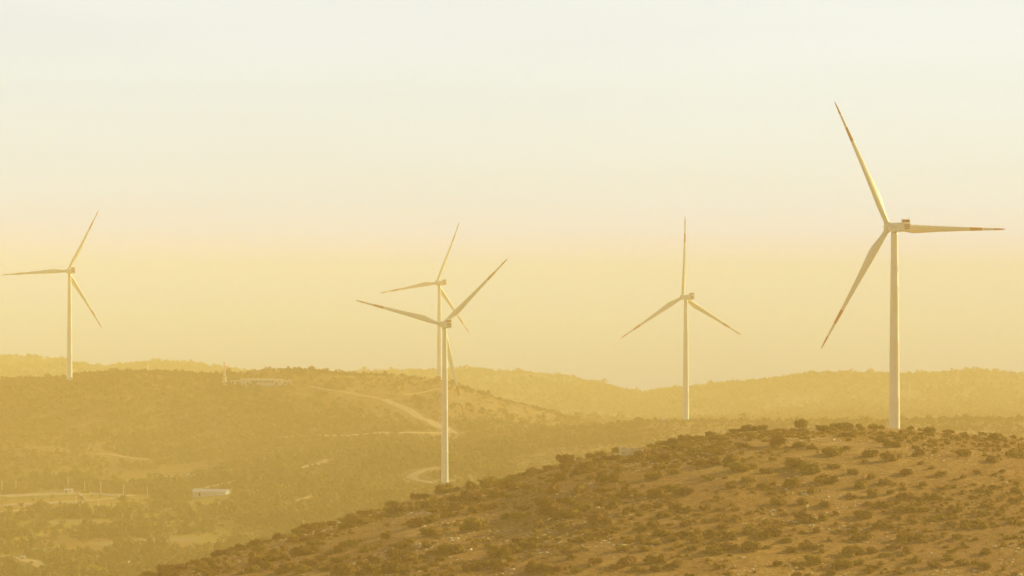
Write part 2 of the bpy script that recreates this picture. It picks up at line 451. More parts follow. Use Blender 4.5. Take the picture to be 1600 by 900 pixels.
# ---------------------------------------------------------------- wind turbines
BL = 60.0
def blade_mesh():
    bm = bmesh.new()
    st = [0, .015, .03, .06, .10, .15, .20, .27, .35, .45, .55, .675, .68, .79, .795, .895, .90, .95, .98, .995, 1.0]
    ch = np.interp(st, [0, .03, .06, .10, .15, .20, .27, .35, .45, .55, .68, .79, .9, .95, .98, .995, 1], [2.2, 2.2, 2.35, 2.8, 3.5, 3.85, 3.45, 2.95, 2.45, 2.05, 1.62, 1.30, .95, .76, .55, .32, .08])
    th = np.interp(st, [0, .03, .10, .2, .4, .7, 1], [1.0, 1.0, .72, .38, .25, .19, .16])
    tw = np.interp(st, [0, .1, .2, .4, .7, 1], [12, 12, 10, 6, 2, 0])
    n = 20; rings = []
    for r, c, t, a in zip(st, ch, th, tw):
        blend = np.clip((r - .03) / .15, 0, 1)
        off = .5 * (1 - blend) + .32 * blend
        ring = []
        for k in range(n):
            ph = 2 * PI * k / n
            xc = .5 - .5 * math.cos(ph)                   # 0 leading .. 1 trailing
            circ = .5 * math.sin(ph)
            foil = (1 if ph < PI else -1) * (1.4845 * math.sqrt(max(xc, 0)) - .63 * xc - 1.758 * xc ** 2 + 1.4215 * xc ** 3 - .5075 * xc ** 4) * 1.0
            yy = circ * (1 - blend) + foil * blend * .5 / .5
            X = (xc - off) * c; Y = yy * c * t
            A = R(a); x2 = X * math.cos(A) - Y * math.sin(A); y2_ = X * math.sin(A) + Y * math.cos(A)
            pre = .3 * max(0, (r - .3) / .7) ** 2        # slight pre-bend upwind
            ring.append((x2, y2_ + pre, 1.2 + r * (BL - 1.2)))
        rings.append(ring)
    def mi(i):
        m = .5 * (st[i] + st[i + 1])
        return 1 if (.678 < m < .792 or m > .898) else 0
    add_rings(bm, rings, mi)
    return bm_mesh('blade', bm, [M_white, M_red], smooth=True)
BLADE = blade_mesh()

def hub_mesh():
    bm = bmesh.new(); n = 28
    prof = [(-2.1, 1.55), (-1.7, 1.85), (0, 2.0), (1.2, 1.8), (2.0, 1.35), (2.5, .8), (2.7, .25)]
    add_rings(bm, [[(r * math.cos(2 * PI * k / n), y, r * math.sin(2 * PI * k / n)) for k in range(n)] for y, r in prof])
    # blade root collars
    for j in range(3):
        a = 2 * PI * j / 3
        d = Vector((math.sin(a), 0, math.cos(a)))
        add_bar(bm, d * .9, d * 2.15, 1.32, 1.28, 20)
    return bm_mesh('hub', bm, M_white, smooth=True)
HUB = hub_mesh()

def nacelle_mesh():
    bm = bmesh.new()
    secs = [(2.6, 3.0, 3.1, .0), (1.4, 3.7, 3.6, .0), (-2., 3.9, 3.8, .0), (-7., 3.9, 3.8, .0), (-9.3, 3.7, 3.6, .05), (-9.7, 3.4, 3.3, .05)]
    rings = []
    for y, w, h, dz in secs:
        ring = []
        rc = .55
        for (sx, sz, a0) in ((1, 1, 0), (-1, 1, 90), (-1, -1, 180), (1, -1, 270)):
            for k in range(5):
                a = R(a0 + k * 22.5)
                ring.append((sx * (w / 2 - rc) + rc * math.cos(a), y, sz * (h / 2 - rc) + rc * math.sin(a) + dz))
        rings.append(ring)
    add_rings(bm, rings)
    o = bm_mesh('nacelle', bm, M_white, smooth=False)
    return o
NAC = nacelle_mesh()

def cooler_mesh():
    bm = bmesh.new()
    # frame of the roof radiator
    add_box(bm, (0, -8.7, 3.15), (3.9, .55, .18)); add_box(bm, (0, -8.7, 1.98), (3.9, .55, .16))
    for s in (-1, 1): add_box(bm, (s * 1.87, -8.7, 2.57), (.16, .55, 1.0))
    for s in (-1, 0, 1): add_box(bm, (s * 1.2, -7.6, 2.3), (.12, 1.7, .12), rot=Matrix.Rotation(R(-25), 3, 'X'))
    add_box(bm, (0, -8.7, 2.57), (3.55, .30, .98), mi=1)
    for k in range(7): add_box(bm, (-1.5 + k * .5, -8.7, 2.57), (.07, .40, 1.0), mi=1)
    return bm_mesh('cooler', bm, [M_white, M_louvre])
COOL = cooler_mesh()
def grille_mesh():
    bm = bmesh.new()
    for k in range(3): add_box(bm, (-.05, -9.76, .86 - k * .72), (2.5, .12, .42))
    return bm_mesh('rear_louvre', bm, M_louvre)
GRIL = grille_mesh()
def mark_mesh():
    """the faint maker's marking on the nacelle flank: a slanted swoosh and a row of small letter strokes"""
    bm = bmesh.new()
    x = -1.965
    def stroke(a, b, w=.10):
        a, b = Vector((x, a[0], a[1])), Vector((x, b[0], b[1])); d = (b - a); m = (a + b) / 2
        ang = math.atan2(d.z, d.y)
        add_box(bm, m, (.02, d.length + w * .6, w), rot=Matrix.Rotation(ang, 3, 'X'))
    sw = [(-.6, .75), (-1.1, .35), (-1.5, -.05), (-1.2, -.35), (-.8, -.5)]
    for a, b in zip(sw[:-1], sw[1:]): stroke(a, b, .14)
    y = -2.2
    for k in range(5):
        stroke((y, -.28), (y, .28)); stroke((y, .28), (y - .34, .28) if k % 2 else (y - .34, -.28), .09)
        if k % 2 == 0: stroke((y - .34, -.28), (y - .34, .1))
        y -= .72
    stroke((-.9, -.5), (-5.5, -.34), .05)
    return bm_mesh('flank_marking', bm, M_mark)
MARK = mark_mesh()
def vane_mesh():
    bm = bmesh.new()
    add_bar(bm, (1.2, -8.9, 3.2), (1.2, -8.9, 4.2), .05, n=6); add_box(bm, (1.2, -8.9, 4.2), (.5, .08, .08))
    return bm_mesh('wind_vane', bm, M_grey)
VANE = vane_mesh()

def tower_mesh(H):
    bm = bmesh.new(); n = 40; rings = []
    z0, zt = -1.5, H - 1.9
    fr = [0, .006, .012, .25, .252, .254, .5, .502, .504, .75, .752, .754, .985, 1.0]
    for k, f in enumerate(fr):
        z = z0 + (zt - z0) * f
        r = 2.42 + (1.42 - 2.42) * f ** 1.15
        if k in (4, 7, 10): r += .035                       # flange seams
        if k < 2: r = 2.65
        rings.append([(r * math.cos(2 * PI * i / n), r * math.sin(2 * PI * i / n), z) for i in range(n)])
    add_rings(bm, rings)
    return bm_mesh('tower', bm, M_white, smooth=True)
def door_mesh():
    bm = bmesh.new()
    add_box(bm, (2.42, 0, 2.4), (.16, 1.0, 2.2)); add_box(bm, (2.42, 0, 2.4), (.20, .8, 2.0), mi=1)
    add_box(bm, (3.2, 0, 1.2), (1.5, 1.5, .1), mi=1)
    for k in range(6): add_box(bm, (4.1 + k * .28, 0, 1.02 - k * .2), (.26, 1.1, .05), mi=1)
    for s in (-1, 1):
        add_bar(bm, (2.6, s * .7, 2.2), (3.9, s * .7, 2.2), .03, n=6, mi=1); add_bar(bm, (3.9, s * .7, 2.2), (5.6, s * .6, 1.0), .03, n=6, mi=1)
        add_bar(bm, (3.9, s * .7, -1), (3.9, s * .7, 2.2), .04, n=6, mi=1)
    return bm_mesh('door', bm, [M_white, M_grey])
DOOR = door_mesh()

def turbine(px, hub_y, d, rz, phase, label, door_rot=0):
    """px, hub_y: rotor centre in the photograph, d: its distance, rz: yaw, phase: first blade's angle from up, clockwise"""
    x = (px - CX) / F * d; hz = ZC - (hub_y - HY) / F * d
    ov = 4.4
    bx, by = x + ov * math.sin(rz), d - ov * math.cos(rz)
    gz = float(ground(bx, by)); H = hz - gz - .25
    t = empty('wind_turbine', (bx, by, gz), rz)
    tag(t, label, 'wind turbine', 'wind turbines')
    tw = link('tower', tower_mesh(H), t)
    dr = link('door', DOOR, tw); dr.rotation_euler.z = door_rot - rz
    na = link('nacelle', NAC, t); na.location = (0, 0, H)
    c = link('cooler', COOL, na); c = link('rear_louvre', GRIL, na); c = link('flank_marking', MARK, na); link('wind_vane', VANE, na)
    tilt = R(5)
    hb = link('hub', HUB, t); hb.location = (0, ov, H + .25); hb.rotation_mode = 'QUATERNION'
    T = Matrix.Rotation(tilt, 3, 'X') @ Matrix.Rotation(R(phase), 3, 'Y')
    hb.rotation_quaternion = T.to_quaternion()
    for k in range(3):
        b = link('blade', BLADE, t); b.location = (0, ov, H + .25); b.rotation_mode = 'QUATERNION'
        b.rotation_quaternion = (Matrix.Rotation(tilt, 3, 'X') @ Matrix.Rotation(R(phase + 120 * k), 3, 'Y')).to_quaternion()
    return t, (bx, by, gz)
TURB = [
    turbine(1388.5, 354.5, 1206, R(25.5), 90.5, 'tallest and nearest white wind turbine, its tower behind the crest of the near hill', R(190)),
    turbine(692, 506.8, 1822, R(17.5), 45, 'white wind turbine with its whole tower down to the looping dirt track in view', R(25)),
    turbine(682.5, 441.8, 2600, R(33), 21, 'thin far wind turbine partly hidden behind another turbine tower', R(10)),
    turbine(106, 423.3, 2480, R(28.5), 26.5, 'lone wind turbine standing on the hilltop at the far left', R(10)),
    turbine(1067, 463.7, 2124, R(26.5), 119, 'wind turbine on the low ridge with one blade pointing straight up', R(0)),
]
TB = [t[1] for t in TURB]

# ---------------------------------------------------------------- foliage meshes
def leaf_cloud(lobes, nleaf, size, flat=.0, seed=0, upbias=.4):
    """quads spread over and inside a union of ellipsoid lobes: list of (centre, radii)"""
    g = np.random.default_rng(seed)
    vols = np.array([l[1][0] * l[1][1] * l[1][2] for l in lobes]) ** (2 / 3.); vols /= vols.sum()
    which = g.choice(len(lobes), nleaf, p=vols)
    C = np.array([l[0] for l in lobes])[which]; Rr = np.array([l[1] for l in lobes])[which]
    v = g.normal(size=(nleaf, 3)); v /= np.linalg.norm(v, axis=1)[:, None]
    rad = g.uniform(.62, 1.06, nleaf) ** .8 + (g.random(nleaf) < .09) * g.uniform(.05, .4, nleaf)
    P = C + v * Rr * rad[:, None]
    P[:, 2] = np.maximum(P[:, 2], flat + g.uniform(0, .25, nleaf))
    nrm = v * .8 + g.normal(size=(nleaf, 3)) * .6 + np.array([0, 0, upbias]); nrm /= np.linalg.norm(nrm, axis=1)[:, None]
    t1 = np.cross(nrm, g.normal(size=(nleaf, 3))); t1 /= np.linalg.norm(t1, axis=1)[:, None] + 1e-9
    t2 = np.cross(nrm, t1)
    s = size * g.uniform(.6, 1.35, nleaf)[:, None]
    q = np.stack([P - t1 * s, P - t2 * s * .62 + nrm * s * .15, P + t1 * s, P + t2 * s * .62 + nrm * s * .15], 1)
    return q.reshape(-1, 3), np.arange(nleaf * 4)

def core_dome(lobes, seed, k=.80):
    """lumpy closed bodies inside the leaves so the bush is not see-through"""
    g = np.random.default_rng(seed + 999)
    Vs, Fs = [], []; base = 0
    nseg, nrow = 9, 4
    for c, r in lobes:
        ring = []
        for j in range(nrow):
            e = R(-25 + 100 * j / (nrow - 1))
            for i in range(nseg):
                a = 2 * PI * (i + .5 * (j % 2)) / nseg; jj = k * g.uniform(.82, 1.12)
                ring.append((c[0] + r[0] * jj * math.cos(e) * math.cos(a), c[1] + r[1] * jj * math.cos(e) * math.sin(a), max(-.3, c[2] + r[2] * jj * math.sin(e))))
        Vs += ring
        for j in range(nrow - 1):
            for i in range(nseg):
                Fs.append((base + j * nseg + i, base + j * nseg + (i + 1) % nseg, base + (j + 1) * nseg + (i + 1) % nseg, base + (j + 1) * nseg + i))
        base += len(ring)
    return np.array(Vs), np.array(Fs).ravel()

def shrub_lobes(g, n=5):
    L = [((0, 0, .42), (.62, .62, .46))]
    for k in range(n):
        a = g.uniform(0, 2 * PI); d = g.uniform(.35, .85)
        r = g.uniform(.17, .5)
        L.append(((d * math.cos(a), d * math.sin(a), g.uniform(.18, .62)), (r, r, r * g.uniform(.75, 1.1))))
    return L
def shrub_mesh(seed, nleaf, leaf, mat, nl=5, name='shrub'):
    g = np.random.default_rng(seed)
    L = shrub_lobes(g, nl)
    a, ai = leaf_cloud(L, nleaf, leaf, 0, seed)
    b, bi = core_dome(L, seed)
    return np.concatenate([b, a]), np.concatenate([bi, ai + len(b)])
# unit shrubs: about 2 wide and 1 tall
SHRUB_NP = [shrub_mesh(100 + k, 460, .105, M_leaf, 4 + k % 5) for k in range(16)]
SHRUB = [mesh_np('shrub', v, f, 4, (M_leaf, M_leaf, M_leafy, M_leafb)[k % 4]) for k, (v, f) in enumerate(SHRUB_NP)]
SMALL_NP = [shrub_mesh(300 + k, 70, .17, M_leaf, 3) for k in range(8)]

def merge_instances(name, protos, X, Y, Z, S, SZ, mat, seed=1, lean=None):
    g = np.random.default_rng(seed)
    which = g.integers(0, len(protos), len(X)); rot = g.uniform(0, 2 * PI, len(X))
    Vs, Fs = [], []; base = 0
    for k, (v, f) in enumerate(protos):
        idx = np.where(which == k)[0]
        if len(idx) == 0: continue
        c, s = np.cos(rot[idx])[:, None], np.sin(rot[idx])[:, None]
        vx = (v[:, 0] * c - v[:, 1] * s) * S[idx][:, None] + X[idx][:, None]
        vy = (v[:, 0] * s + v[:, 1] * c) * S[idx][:, None] + Y[idx][:, None]
        vz = v[:, 2][None] * SZ[idx][:, None] + Z[idx][:, None]
        Vs.append(np.stack([vx, vy, vz], -1).reshape(-1, 3))
        Fs.append((f[None, :] + (np.arange(len(idx)) * len(v))[:, None] + base).ravel())
        base += len(idx) * len(v)
    return link(name, mesh_np(name, np.concatenate(Vs), np.concatenate(Fs), 4, mat))

# ---------------------------------------------------------------- near-hill shrubs (positions read off the photograph: centre x, centre y, width)
S3 = [(35,110,70),(220,88,80),(150,95,60),(298,75,60),(370,112,70),(490,68,80),(600,92,85),(640,72,50),(705,85,70),(770,70,55),(790,95,60),(850,85,60),(890,88,50),(705,125,65),(885,152,60),(935,175,65),(985,135,60),(1020,158,45),(1040,85,50),(1080,92,45),(1130,105,60),(1225,97,60),(1300,135,55),(1395,108,45),(1440,140,65),(1480,120,45),(1550,138,50),(1590,145,40),(240,130,65),(65,140,60),(195,180,60),(360,165,95),(480,172,80),(535,190,60),(330,212,40),(655,208,100),(825,218,70),(800,258,45),(1070,220,65),(920,240,80),(975,235,50),(1090,265,45),(1300,218,65),(1410,225,40),(1445,250,75),(1545,225,70),(1590,235,50),(140,240,90),(40,265,70),(170,285,130),(240,285,60),(450,265,140),(315,310,60),(515,300,90),(660,280,60),(745,312,70),(1010,305,90),(1140,290,55),(1180,318,60),(1375,318,55),(25,343,60),(105,340,40),(140,380,60),(225,352,60),(300,380,70),(350,370,50),(440,375,90),(605,348,90),(840,340,70),(905,362,80),(780,378,90),(1100,368,60),(1440,390,75),(1560,408,60),(1010,432,75),(1145,435,75),(1240,450,40),(1335,440,40),(50,450,50),(340,420,60),(240,410,40),(545,400,80),(730,430,70),(840,425,60),(15,490,50),(90,500,45),(160,495,50),(370,465,70),(500,465,80),(600,475,80),(910,480,70),(1010,492,110),(1090,500,60),(1280,500,80),(1390,520,60),(1435,480,55),(1510,485,50),(1345,515,50),(1165,540,70),(1530,565,55),(1240,570,60),(1400,572,60),(270,510,45),(60,548,35),(150,545,50),(660,525,50),(810,520,95),(955,530,60),(500,545,90),(600,550,60),(665,575,50),(770,570,50),(860,590,60),(940,580,60),(100,590,70),(230,600,120),(360,610,110),(40,625,80),(130,640,70),(300,640,60),(410,650,60),(570,610,60),(745,615,55),(790,640,70),(1000,640,75),(1090,640,60),(625,650,45),(1275,635,70),(1500,680,50),(50,705,80),(120,690,100),(230,690,90),(320,695,50),(430,708,65),(565,688,65),(500,688,60),(740,710,90),(840,710,70),(900,725,60),(960,690,60),(1020,700,80),(1240,705,50),(1415,710,70),(20,750,50),(55,775,40),(365,770,70),(545,765,70),(490,795,45),(700,770,90),(770,765,60),(850,790,70),(1060,755,60),(1160,775,85),(1230,740,60),(1290,765,80),(1405,785,80),(1360,770,50),(645,815,60),(980,810,70),(830,812,60),(460,825,60),(1500,800,50)]
S2 = [(50,460,80),(20,500,60),(60,505,90),(165,430,60),(205,420,60),(300,402,90),(360,395,70),(440,380,90),(520,372,90),(560,365,60),(630,325,70),(680,318,60),(740,292,70),(815,275,50),(845,290,60),(910,255,80),(940,265,50),(900,290,60),(975,240,50),(1030,232,60),(1090,222,60),(1160,202,70),(1145,240,60),(1215,255,60),(1285,225,80),(1250,250,60),(1330,175,50),(1380,165,60),(1440,155,60),(1500,145,60),(1560,125,60),(1590,135,50),(1460,185,80),(1540,205,60),(1590,270,60),(1370,285,70),(1400,240,90),(1450,310,70),(1180,300,80),(1015,290,70),(970,315,60),(790,342,50),(890,345,70),(1030,345,60),(1110,345,110),(1340,330,90),(1300,385,45),(1220,400,70),(1440,395,70),(1510,410,80),(1370,420,80),(1280,425,60),(1200,430,60),(980,405,80),(1100,405,60),(840,405,70),(730,390,70),(640,385,110),(560,425,100),(440,430,130),(370,445,80),(640,430,60),(200,480,70),(170,495,40),(310,485,60),(370,490,80),(470,500,80),(530,490,60),(420,520,50),(320,520,70),(610,485,40),(700,490,70),(810,470,90),(920,460,100),(840,505,120),(980,490,100),(930,520,120),(1070,470,60),(1140,480,80),(1190,430,60),(1380,480,60),(1460,485,60),(1510,500,60),(1590,490,50),(1315,485,40),(1240,505,60),(1290,520,50),(1400,525,70),(610,540,60),(680,530,90),(870,530,60),(1070,555,100),(780,570,90),(710,570,50),(890,580,60),(990,595,40),(460,580,110),(400,600,50),(455,550,40),(150,565,110),(225,550,80),(20,575,50),(235,610,90),(310,595,50),(20,635,60),(130,660,60),(90,685,70),(215,675,70),(460,655,50),(580,635,50),(540,625,40),(660,655,60),(740,655,110),(820,640,50),(870,655,40),(940,655,50),(1090,620,70),(1150,600,60),(1290,600,70),(1350,575,70),(1400,610,100),(1290,640,60),(1500,620,90),(1570,610,60),(1510,570,60),(1440,650,70),(1560,660,60),(50,720,80),(130,740,100),(240,715,60),(310,700,90),(360,700,110),(290,740,80),(240,770,70),(560,715,150),(640,705,80),(700,680,80),(1190,690,100),(1300,700,60),(1440,705,30),(920,710,60),(1220,760,90),(1350,755,70),(1460,775,80),(1550,690,80),(1270,795,70),(1350,800,60),(420,790,100),(510,770,80),(580,770,90),(620,750,80),(40,800,90),(100,810,60),(200,790,60),(320,820,50),(580,800,60),(780,790,100),(870,795,80),(960,800,70),(1030,790,50),(1150,790,70),(1050,760,60),(940,740,60)]
S1 = [(1130,520,90),(1190,510,70),(1080,540,60),(1160,555,120),(1220,545,60),(1100,580,80),(1010,570,70),(960,580,80),(900,595,90),(860,610,80),(820,650,60),(900,640,80),(970,630,60),(1040,628,50),(930,665,70),(740,635,70),(690,645,60),(780,625,50),(570,680,80),(640,670,80),(520,690,60),(660,700,80),(740,710,100),(780,690,60),(880,700,130),(640,750,90),(560,720,60),(720,740,90),(800,750,50),(420,765,70),(350,750,60),(300,745,60),(250,760,70),(460,720,80),(380,735,60),(1000,715,60),(960,740,80),(1060,700,80),(1130,665,80),(1080,675,60),(1270,660,50),(1190,700,70),(1220,745,70),(1100,740,60),(1050,755,70),(1170,775,60),(1090,800,130),(1220,800,90),(900,770,80),(870,800,100),(960,790,60),(1010,790,90),(800,790,90),(700,780,80),(760,805,80),(620,800,80),(510,800,60),(460,790,60),(350,800,60),(270,790,80),(200,800,90),(180,820,70),(100,820,80),(40,822,60),(560,815,60),(400,820,70),(240,820,60)]
PIX = [(1100 + a / 3.2, 640 + b / 3.2, w / 3.2) for a, b, w in S3] + [(600 + a / 3.2, 640 + b / 3.2, w / 3.2) for a, b, w in S2] + [(200 + a / 3.2, 640 + b / 3.2, w / 3.2) for a, b, w in S1]

def crest_y(px): return float(np.interp(px, U, y2))
def zone(px, py, w):
    c = crest_y(px); f = (py - c) / max(1, 905 - c)
    row = ('on the near hill crest' if py - c < 14 else 'high on the near hill' if f < .3 else 'halfway down the near hill' if f < .6 else 'low on the near hill' if f < .85 else 'at the near hill bottom edge')
    col = ('at its left tail' if px < 400 else 'left of the front middle turbine' if px < 620 else
           'below the front middle turbine' if px < 760 else 'between front middle turbine and stone ruin' if px < 935 else
           'by the stone ruin' if px < 1035 else 'right of the stone ruin' if px < 1130 else
           'midway from ruin to nearest turbine' if px < 1240 else 'just left of the nearest turbine' if px < 1350 else
           'in line with the nearest turbine' if px < 1440 else 'just right of the nearest turbine' if px < 1520 else 'at the right photo edge')
    size = 'small' if w < 18 else 'rounded' if w < 26 else 'broad'
    return f'{size} shrub {row}, {col}'

cand = []
for (px, py, w) in PIX:
    hpx = w * .5
    foot = py + hpx * .42
    c = crest_y(px)
    x, d, z = spot(px, max(foot, c + 1.5), 380, 1000)
    wid = w / F * d
    cand.append((wid, x, d, z, px, py, w))
cand.sort(key=lambda c: -c[6])
single, rest = cand[:296], cand[296:]
for k, (wid, x, d, z, px, py, w) in enumerate(single):
    me = SHRUB[k % len(SHRUB)]
    o = link('shrub', me)
    o.location = (x, d, z - .15); o.rotation_euler.z = random.uniform(0, 2 * PI)
    s = wid * .5 * random.uniform(1.08, 1.36)
    o.scale = (s * random.uniform(.75, 1.2), s * random.uniform(.75, 1.3), s * random.uniform(.7, 1.12))
    tag(o, zone(px, py, w), 'shrub', 'shrubs on the near hillside')

# the remaining small scrub of the near hill: one object
N = 23000
px = rng.uniform(60, 1760, N); dd = rng.uniform(380, 880, N)
x = (px - CX) / F * dd
dens = fbm(x / 26 + 40, dd / 40 + 7, 3, .6) + np.interp(px, [100, 500, 800, 1200, 1700], [.25, .2, .12, .08, .06])
keep = dens > rng.uniform(-.15, .55, N)
x, dd = x[keep], dd[keep]
w = np.minimum(rng.gamma(2.0, .75, len(x)) + .5, 3.4) * .75
rx = np.array([c[1] for c in rest]); rd = np.array([c[2] for c in rest]); rw = np.array([c[0] * .5 for c in rest])
X = np.concatenate([x, rx]); Y = np.concatenate([dd, rd]); S = np.concatenate([w * .5, rw])
o = merge_instances('near_scrub', SMALL_NP, X, Y, ground(X, Y) - .1, S, S * rng.uniform(.75, 1.15, len(X)), M_leaf, 5)
tag(o, 'low brown-green scrub scattered between the bushes of the near hill', 'scrub', kind='stuff')

# dry tufts of straw, one object
def tuft(seed):
    g = np.random.default_rng(seed); V = []
    for k in range(7):
        a = g.uniform(0, 2 * PI); r = g.uniform(0, .35); h = g.uniform(.5, 1.0); lean = g.normal(0, .28, 2); wd = .09
        c, s = math.cos(a), math.sin(a); bx, by = r * math.cos(a * 3), r * math.sin(a * 3)
        V += [(bx - c * wd, by - s * wd, 0), (bx + c * wd, by + s * wd, 0), (bx + c * wd * .5 + lean[0], by + s * wd * .5 + lean[1], h), (bx - c * wd * .5 + lean[0], by - s * wd * .5 + lean[1], h)]
    return np.array(V), np.arange(len(V))
N = 60000
px = rng.uniform(60, 1760, N); dd = rng.uniform(380, 880, N); x = (px - CX) / F * dd
k = fbm(x / 14 + 3, dd / 22 + 9, 3, .6) > rng.uniform(-.35, .3, N)
x, dd = x[k], dd[k]; s = rng.uniform(.35, .95, len(x))
o = merge_instances('dry_grass', [tuft(500 + k) for k in range(6)], x, dd, ground(x, dd) - .03, s * 1.1, s * .6, M_straw, 9)
tag(o, 'dry straw-coloured grass tufts over the near hill', 'grass', kind='stuff')

# loose stones, one object
def rock(seed):
    g = np.random.default_rng(seed); bm = bmesh.new(); bmesh.ops.create_cube(bm, size=1.2)
    bmesh.ops.subdivide_edges(bm, edges=bm.edges[:], cuts=1, use_grid_fill=True)
    V = np.array([v.co[:] for v in bm.verts]); F_ = [[v.index for v in f.verts] for f in bm.faces]
    bm.verts.index_update(); F_ = np.array([[v.index for v in f.verts] for f in bm.faces]); bm.free()
    nv = V / np.linalg.norm(V, axis=1)[:, None]
    V = (V * .45 + nv * .4) * g.uniform(.72, 1.2, (len(V), 1)); return V, F_.ravel()
N = 30000
px = rng.uniform(60, 1760, N); dd = rng.uniform(380, 880, N); x = (px - CX) / F * dd
k = fbm(x / 18 + 31, dd / 30 + 19, 3, .6) > rng.uniform(.0, .5, N)
x, dd = x[k], dd[k]; s = rng.gamma(2.0, .11, len(x)) + .10
o = merge_instances('loose_rocks', [rock(700 + k) for k in range(6)], x, dd, ground(x, dd) + .02, s, s * .6, M_rock, 11)
tag(o, 'pale limestone rocks strewn over the near hill', 'rocks', kind='stuff')

# scrub of the hills behind: one object each
def clump(seed, nl=16, size=.42):
    g = np.random.default_rng(seed); L = [((0, 0, .4), (.75, .75, .55)), ((g.uniform(-.5, .5), g.uniform(-.5, .5), .55), (.5, .5, .45))]
    return leaf_cloud(L, nl, size, 0, seed, .5)
CL = [clump(800 + k) for k in range(8)]
def scatter(name, N, pxr, dr, size, mat, label, seed, fields=(60, 90), bias=0., hs=.55, prot=None, cat='scrub', cond=None):
    g = np.random.default_rng(seed)
    px = g.uniform(*pxr, N); d = g.uniform(*dr, N); x = (px - CX) / F * d
    k = fbm(x / fields[0] + seed, d / fields[1] + 2 * seed, 3, .6) + bias > g.uniform(-.45, .4, N)
    x, d = x[k], d[k]
    if cond is not None:
        k = cond(x, d); x, d = x[k], d[k]
    k = off_track(x, d); x, d = x[k], d[k]
    s = (g.gamma(3, 1 / 3., len(x)) * .75 + .3) * size * .5
    o = merge_instances(name, prot or CL, x, d, ground(x, d) - .1, s, s * g.uniform(.8, 1.3, len(x)) * hs / .5, mat, seed)
    return tag(o, label, cat, kind='stuff')

# ---------------------------------------------------------------- trees on the valley floor
def tree_crown(seed):
    g = np.random.default_rng(seed); L = [((0, 0, .62), (.42, .42, .34))]
    for k in range(5):
        a = g.uniform(0, 2 * PI); d = g.uniform(.2, .5); r = g.uniform(.2, .34)
        L.append(((d * math.cos(a), d * math.sin(a), g.uniform(.35, .85)), (r, r, r * .9)))
    a, ai = leaf_cloud(L, 260, .075, .12, seed)
    b, bi = core_dome(L, seed, .68)
    return mesh_np('crown', np.concatenate([b, a]), np.concatenate([bi, ai + len(b)]), 4, M_leaf2)
CROWN = [tree_crown(900 + k) for k in range(6)]
CROWNG = tree_crown(920); CROWNG.materials[0] = M_leafg
def trunk_mesh():
    bm = bmesh.new(); add_bar(bm, (0, 0, -.08), (.02, .01, .45), .06, .035, 8)
    for a in (.5, 2.6, 4.5): add_bar(bm, (.02, .01, .38), (.25 * math.cos(a), .25 * math.sin(a), .68), .03, .012, 6)
    return bm_mesh('trunk', bm, M_bark)
TRUNK = trunk_mesh()
TR = [(12,807,14),(30,812,12),(70,804,13),(82,803,11),(95,802,13),(108,799,16),(122,801,15),(136,799,13),(60,790,10),(33,790,10),(78,792,11),(258,775,14),(246,778,12),(268,777,10),(195,780,11),(200,795,14),(163,797,11),(150,794,10),(172,860,18),(140,870,17),(207,866,19),(68,860,14),(230,852,15),(250,842,14),(40,833,14),(85,835,16),(110,832,14),(130,845,15),(15,850,15),(52,848,13),(160,835,14),(185,840,15),(300,830,14),(320,820,13),(345,812,12),(372,800,12),(395,790,11),(290,790,11),(310,788,12),(285,808,12),(240,812,12),(220,800,11),(262,830,13),(340,782,10),(380,775,11),(410,765,11),(290,760,10),(100,890,22),(125,892,24),(142,888,20),(160,894,18)]
for k, (px, py, w) in enumerate(TR):
    x, d, z = spot(px, py + w * .35, 1300, 2200)
    if py > 884: grp = 'bright green bushy tree at the bottom left corner by the dirt road'
    elif py > 826: grp = 'olive bushy tree on the near valley floor ' + ('beside the corner dirt road' if px < 90 else 'left of the near hill tail' if px < 220 else 'above the near hill tail')
    elif px < 150: grp = 'olive bushy tree just below the walled plot of the valley'
    elif px < 240: grp = 'olive bushy tree around the small white house'
    elif px < 330: grp = 'olive bushy tree around the left end of the long farm shed'
    else: grp = 'olive bushy tree right of the long farm shed'
    t = empty('bushy_tree', (x, d, z), random.uniform(0, 6.28)); s = w / F * d * .95
    t.scale = (s, s, s * random.uniform(.6, .85))
    link('crown', CROWNG if py > 884 else CROWN[k % 6], t); link('trunk', TRUNK, t)
    tag(t, grp, 'tree', 'trees on the valley floor')

def open_plot(x, y):
    u = CX + F * x / y; v = HY + F * (ZC - ground(x, y)) / y
    shed = (u > 296) & (u < 364) & (v > 758) & (v < 790)
    return ~shed & ~((u < 240) & (v > 766) & (v < 800) & (rng.random(len(x)) < .93))
scatter('valley_scrub', 12000, (-150, 800), (1420, 2080), 6.0, M_leaf2, 'olive hedges and low trees over the valley floor', 21, (30, 80), -.17, .62, cond=open_plot)
def flank(x, y):  # scrub thinned on the right slope so bare soil imitates its sunlit glow
    u = CX + F * x / y
    return rng.random(len(x)) > np.interp(u, [500, 580, 800], [0, .62, .78]) * (y > 2150)
scatter('valley_undergrowth', 22000, (-150, 800), (1420, 2060), 2.6, M_leaf2, 'low undergrowth between the trees of the valley', 29, (25, 60), -.06, .5, cond=open_plot)
scatter('hill_scrub', 52000, (-200, 1000), (1950, 2650), 3.2, M_leaf3, 'low maquis covering the middle hill', 22, (45, 110), -.02, .5, cond=flank)
scatter('ridge_scrub', 26000, (480, 1800), (1500, 2320), 2.8, M_leaf3, 'low maquis covering the low ridge behind the near hill', 23, (60, 120), .1, .5)
scatter('far_scrub', 80000, (-300, 1900), (2750, 4750), 5.0, M_leaf_hazed, 'maquis covering the far hills', 24, (90, 200), .15, .55)
